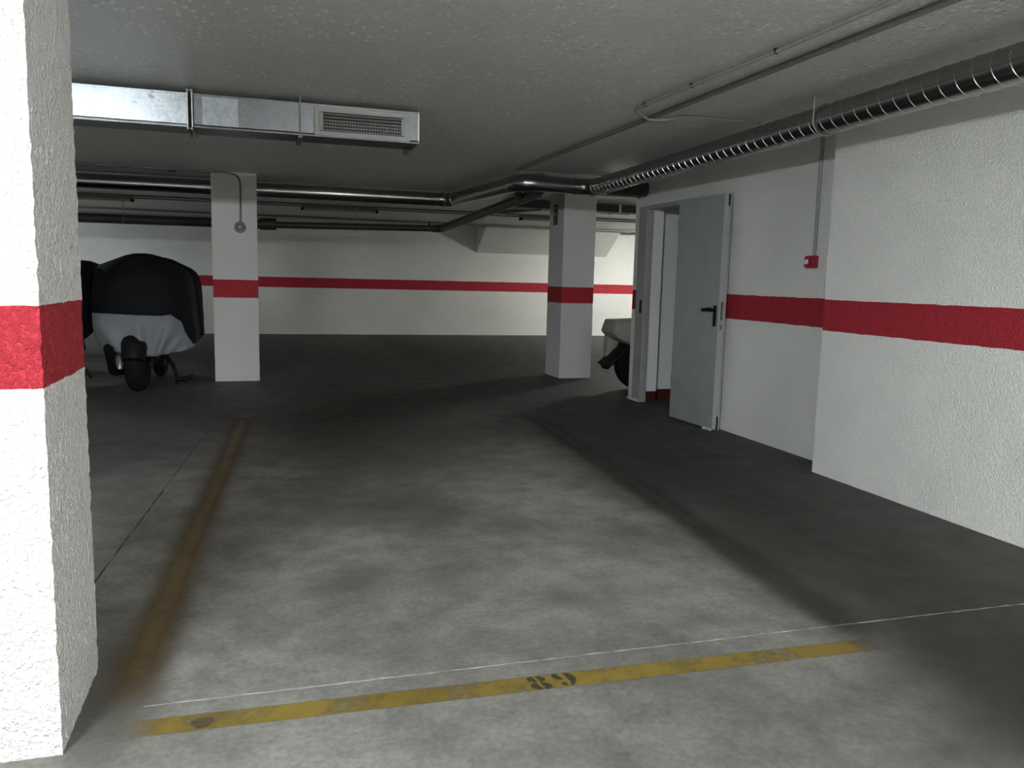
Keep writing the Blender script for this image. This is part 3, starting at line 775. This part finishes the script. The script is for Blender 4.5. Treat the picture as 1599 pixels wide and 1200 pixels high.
def cover(label, top, bot, zb, yr, yback, black, silver, fold=.018, seed=0, backtop=None, wave=1):
    """draped cover: a bulging rear face split at zb(x) plus side and top panels running back"""
    x0, x1 = top[0][0], top[-1][0]; NX, NB, NS = 64, 22, 18
    T = lambda x: interp(top, x); Bo = lambda x: interp(bot, x)
    t = thing('motorcycle_cover', label, 'cover', ((x0 + x1) / 2, yr, 0))
    xm = (x0 + x1) / 2; hw = (x1 - x0) / 2
    def Y(x, z):
        zt, zl = T(x), Bo(x); zc_ = (zt + zl) / 2; hh = max(.05, (zt - zl) / 2)
        a = min(1, abs((x - xm) / hw)); b = min(1, abs((z - zc_) / hh))
        y = yr + .24 * a ** 3.2 + .16 * b ** 4 * (1 if z > zc_ else .25)
        if z > zc_: y += .12 * b ** 2
        th = math.atan2(x - (xm + .03), z - (Bo(xm) - .22))
        low = max(0, min(1, (zb(x) + .05 - z) / .35))
        y += low * fold * (math.sin(th * 11 + seed) + .6 * math.sin(th * 23 + 1.3 + seed) * (1 if x > xm else .6))
        y += .012 * noise.noise(Vector((x * 4, z * 4, seed)))
        return y
    xs = [xm - hw * math.cos(PI * i / NX) for i in range(NX + 1)]
    def panel(name, lo, hi, n, mat):
        bm = B(); g = []
        for x in xs:
            a, b = lo(x), max(lo(x) + 1e-3, hi(x))
            g.append([bm.verts.new((x, Y(x, a + (b - a) * j / n), a + (b - a) * j / n)) for j in range(n + 1)])
        for i in range(NX):
            for j in range(n): bm.faces.new((g[i][j], g[i + 1][j], g[i + 1][j + 1], g[i][j + 1]))
        o = obj(name, bm, mat, t, True, 80)
        md = o.modifiers.new('thick', 'SOLIDIFY'); md.thickness = .004; md.offset = 0
        return o
    if silver: panel('silver_skirt', Bo, zb, NS, silver)['label'] = 'silver-grey lower skirt of the cover'
    panel('black_hood' if silver else 'hood', zb if silver else Bo, T, NB, black)
    # sides and top
    rim = [(x0, Bo(x0) + (T(x0) - Bo(x0)) * j / 14) for j in range(14)] + [(x, T(x)) for x in xs] + [(x1, T(x1) - (T(x1) - Bo(x1)) * j / 14) for j in range(1, 15)]
    bm = B(); prev = None; n = 22
    for k in range(n + 1):
        u = k / n; row = []
        for (x, z) in rim:
            y0 = Y(x, z); y = y0 + (yback - y0) * u
            dip = 1 - backtop * (.5 - .5 * math.cos(2 * PI * min(1, u * 1.15))) if backtop else 1
            taper = 1 - .55 * max(0, (u - .75) / .25) ** 2
            wv = .012 * noise.noise(Vector((x * 3, y * 3, z * 3 + seed))) * min(1, u * 6)
            zz = z if z < .7 else .7 + (z - .7) * dip * (1 - .4 * max(0, (u - .8) / .2) ** 2)
            row.append(bm.verts.new((xm + (x - xm) * taper + wv, y, zz + wv)))
        if prev:
            for i in range(len(row) - 1): bm.faces.new((prev[i], row[i], row[i + 1], prev[i + 1]))
        prev = row
    bm.faces.new(prev)
    o = obj('side_panel', bm, black, t, True, 80); md = o.modifiers.new('thick', 'SOLIDIFY'); md.thickness = .004; md.offset = 0
    return t
TOP = [(-1.70, 1.26), (-1.685, 1.325), (-1.65, 1.345), (-1.55, 1.378), (-1.365, 1.45), (-1.29, 1.468), (-1.21, 1.474), (-1.12, 1.468), (-1.03, 1.445), (-.95, 1.405), (-.821, 1.343), (-.775, 1.30), (-.745, 1.24), (-.725, 1.12), (-.715, .95), (-.70, .74)]
BOT = [(-1.70, .62), (-1.66, .55), (-1.60, .475), (-1.48, .445), (-1.36, .425), (-1.20, .40), (-1.12, .398), (-1.0, .415), (-.88, .44), (-.78, .465), (-.72, .49), (-.70, .52)]
ZB = [(-1.70, .845), (-1.5, .845), (-1.2, .835), (-1.0, .83), (-.95, .84), (-.93, .85), (-.87, .80), (-.82, .76), (-.805, .68), (-.77, .60), (-.72, .51), (-.70, .525)]
cover('black-topped motorcycle cover with a silver skirt, beside the middle column', TOP, BOT, lambda x: interp(ZB, x), 9.08, 11.1, M['cov_black'], M['cov_silver'], .034, 0, .22)
TOP2 = [(-2.75, 1.0), (-2.70, 1.2), (-2.5, 1.36), (-2.25, 1.42), (-2.0, 1.40), (-1.90, 1.36), (-1.80, 1.30), (-1.775, 1.1)]
BOT2 = [(-2.75, .6), (-2.5, .5), (-2.25, .47), (-2.0, .5), (-1.85, .54), (-1.775, .62)]
cover('all-black motorcycle cover mostly hidden by the near column', TOP2, BOT2, lambda x: .6, 9.55, 11.3, M['cov_black'], None, .012, 3, .2)
m2, P2, f2, s2_ = motorcycle('motorcycle under the all-black cover behind the near column', -2.26, 9.85, (0, 1))
bm = B(); tube(bm, [P2(-.2, 0, .45), P2(.2, 0, .72), P2(.7, 0, .84), P2(1.05, 0, .8)], [.09, .13, .17, .12], 14); obj('seat_and_tank', bm, M['black'], m2, True, 60)
bm = B(); tube(bm, [P2(0, .13, .3), P2(.6, .15, .38), P2(1.0, .1, .6), P2(1.38, .09, .3)], .035, 12); tube(bm, [P2(0, -.13, .3), P2(.6, -.15, .38), P2(1.0, -.1, .6), P2(1.38, -.09, .3)], .035, 12); obj('frame_tubes', bm, M['black'], m2, True, 60)
bm = B(); tube(bm, [P2(.62, .15, .3), P2(.6, .32, .012)], .016, 10); obj('side_stand', bm, M['black'], m2, True, 60)

# ------------------------------------------------------------------ motorcycle behind the end of the right wall
m3, P3, f3, s3 = motorcycle('motorcycle under the pale cover whose back wheel shows past the end of the right wall', 4.375, 8.86, (1, 0))
bm = B(); pth = [P3(-.17, 0, .555), P3(-.26, 0, .48), P3(-.45, 0, .295)]
dirv = (pth[2] - pth[0]).normalized(); upv = Vector((-dirv.z, 0, dirv.x)) if True else None
mid = (pth[0] + pth[2]) / 2
obox(bm, mid, (dirv, Vector((0, 1, 0)), dirv.cross(Vector((0, 1, 0)))), .20, .09, .040, .014)
obj('rear_mudguard', bm, M['black'], m3, True)
bm = B(); tube(bm, [P3(-.22, .05, .60), P3(-.18, .07, .68), P3(-.24, .06, .72)], [.02, .018, .012], 10); obj('tail_bracket', bm, M['black'], m3, True, 60)
bm = B(); tube(bm, [P3(-.1, 0, .70), P3(.4, 0, .74), P3(.9, 0, .8)], [.08, .13, .14], 14); obj('seat_and_tank', bm, M['black'], m3, True, 60)
bm = B()
for sd in (-1, 1): tube(bm, [P3(0, .13 * sd, .3), P3(.6, .14 * sd, .38), P3(1.0, .1 * sd, .62), P3(1.38, .09 * sd, .3)], .032, 12)
obj('frame_tubes', bm, M['rim'], m3, True, 60)
bm = B(); tube(bm, [P3(.62, .15, .3), P3(.6, .3, .012)], .016, 10); obj('side_stand', bm, M['black'], m3, True, 60)
# its cover: a body draped over tail and flanks
cv = thing('motorcycle_cover', 'pale grey cloth cover on the motorcycle past the end of the right wall', 'cover', (4.9, 8.86, 0))
def drape(name, poly, ynear, yfar, n=4, mat=M['cov_grey']):
    """closed outline in XZ given a rounded thickness in Y"""
    bm = B(); c = Vector((sum(p[0] for p in poly) / len(poly), 0, sum(p[1] for p in poly) / len(poly)))
    prev = None; N = 10; hw = (yfar - ynear) / 2; ym = (yfar + ynear) / 2
    fine = []
    for i in range(len(poly)):
        a, b = Vector(poly[i]), Vector(poly[(i + 1) % len(poly)])
        for k in range(n): fine.append(a.lerp(b, k / n))
    rings = []
    for k in range(N + 1):
        a = -PI / 2 + PI * k / N; yy = ym + hw * math.sin(a); s = .90 + .10 * math.cos(a) ** .5 if abs(math.cos(a)) > 1e-6 else .90
        rings.append([bm.verts.new((c.x + (q.x - c.x) * s + .008 * noise.noise(Vector((q.x * 6, yy * 6, q.y * 6))), yy + .012 * noise.noise(Vector((q.x * 7, q.y * 7, 2))), c.z + (q.y - c.z) * s)) for q in fine])
    for A, Bq in zip(rings, rings[1:]):
        m = len(A)
        for j in range(m): bm.faces.new((A[j], A[(j + 1) % m], Bq[(j + 1) % m], Bq[j]))
    bm.faces.new(rings[0]); bm.faces.new(list(reversed(rings[-1])))
    return obj(name, bm, mat, cv, True, 60)
drape('cover_body', [(3.93, .70), (3.985, .845), (4.35, .86), (4.75, .88), (5.2, 1.08), (5.6, 1.12), (5.85, .9), (5.95, .55), (5.7, .45), (4.4, .50), (4.20, .54), (4.05, .60), (3.985, .64)], 8.66, 9.08)
drape('tail_flap', [(3.985, .66), (4.02, .70), (4.16, .68), (4.08, .42), (4.04, .25), (3.965, .24)], 8.90, 9.02, 4)

# ------------------------------------------------------------------ world, camera, view
w = bpy.data.worlds.new('garage_air'); S.world = w; w.use_nodes = True
w.node_tree.nodes['Background'].inputs[0].default_value = (.5, .52, .55, 1); w.node_tree.nodes['Background'].inputs[1].default_value = .02

F, yaw, pit, rol = 1251.6347, math.radians(17.3615), math.radians(-7.46967), math.radians(1.39243)
fw = Vector((math.sin(yaw) * math.cos(pit), math.cos(yaw) * math.cos(pit), math.sin(pit)))
r0 = Vector((math.cos(yaw), -math.sin(yaw), 0)); u0 = r0.cross(fw)
rr = r0 * math.cos(rol) + u0 * math.sin(rol); uu = -r0 * math.sin(rol) + u0 * math.cos(rol)
cam = bpy.data.cameras.new('camera'); co = bpy.data.objects.new('camera', cam); COL.objects.link(co)
mw = Matrix.Identity(4)
for i in range(3): mw[i][0], mw[i][1], mw[i][2] = rr[i], uu[i], -fw[i]
mw[0][3], mw[1][3], mw[2][3] = 0, 0, 1.3
co.matrix_world = mw
cam.sensor_fit = 'HORIZONTAL'; cam.sensor_width = 36; cam.lens = 36 * F / 1599; cam.clip_start = .05; cam.clip_end = 100
S.camera = co
S.view_settings.view_transform = 'Standard'; S.view_settings.look = 'None'; S.view_settings.gamma = 1; S.view_settings.use_curve_mapping = False
S.view_settings.exposure = 0.12
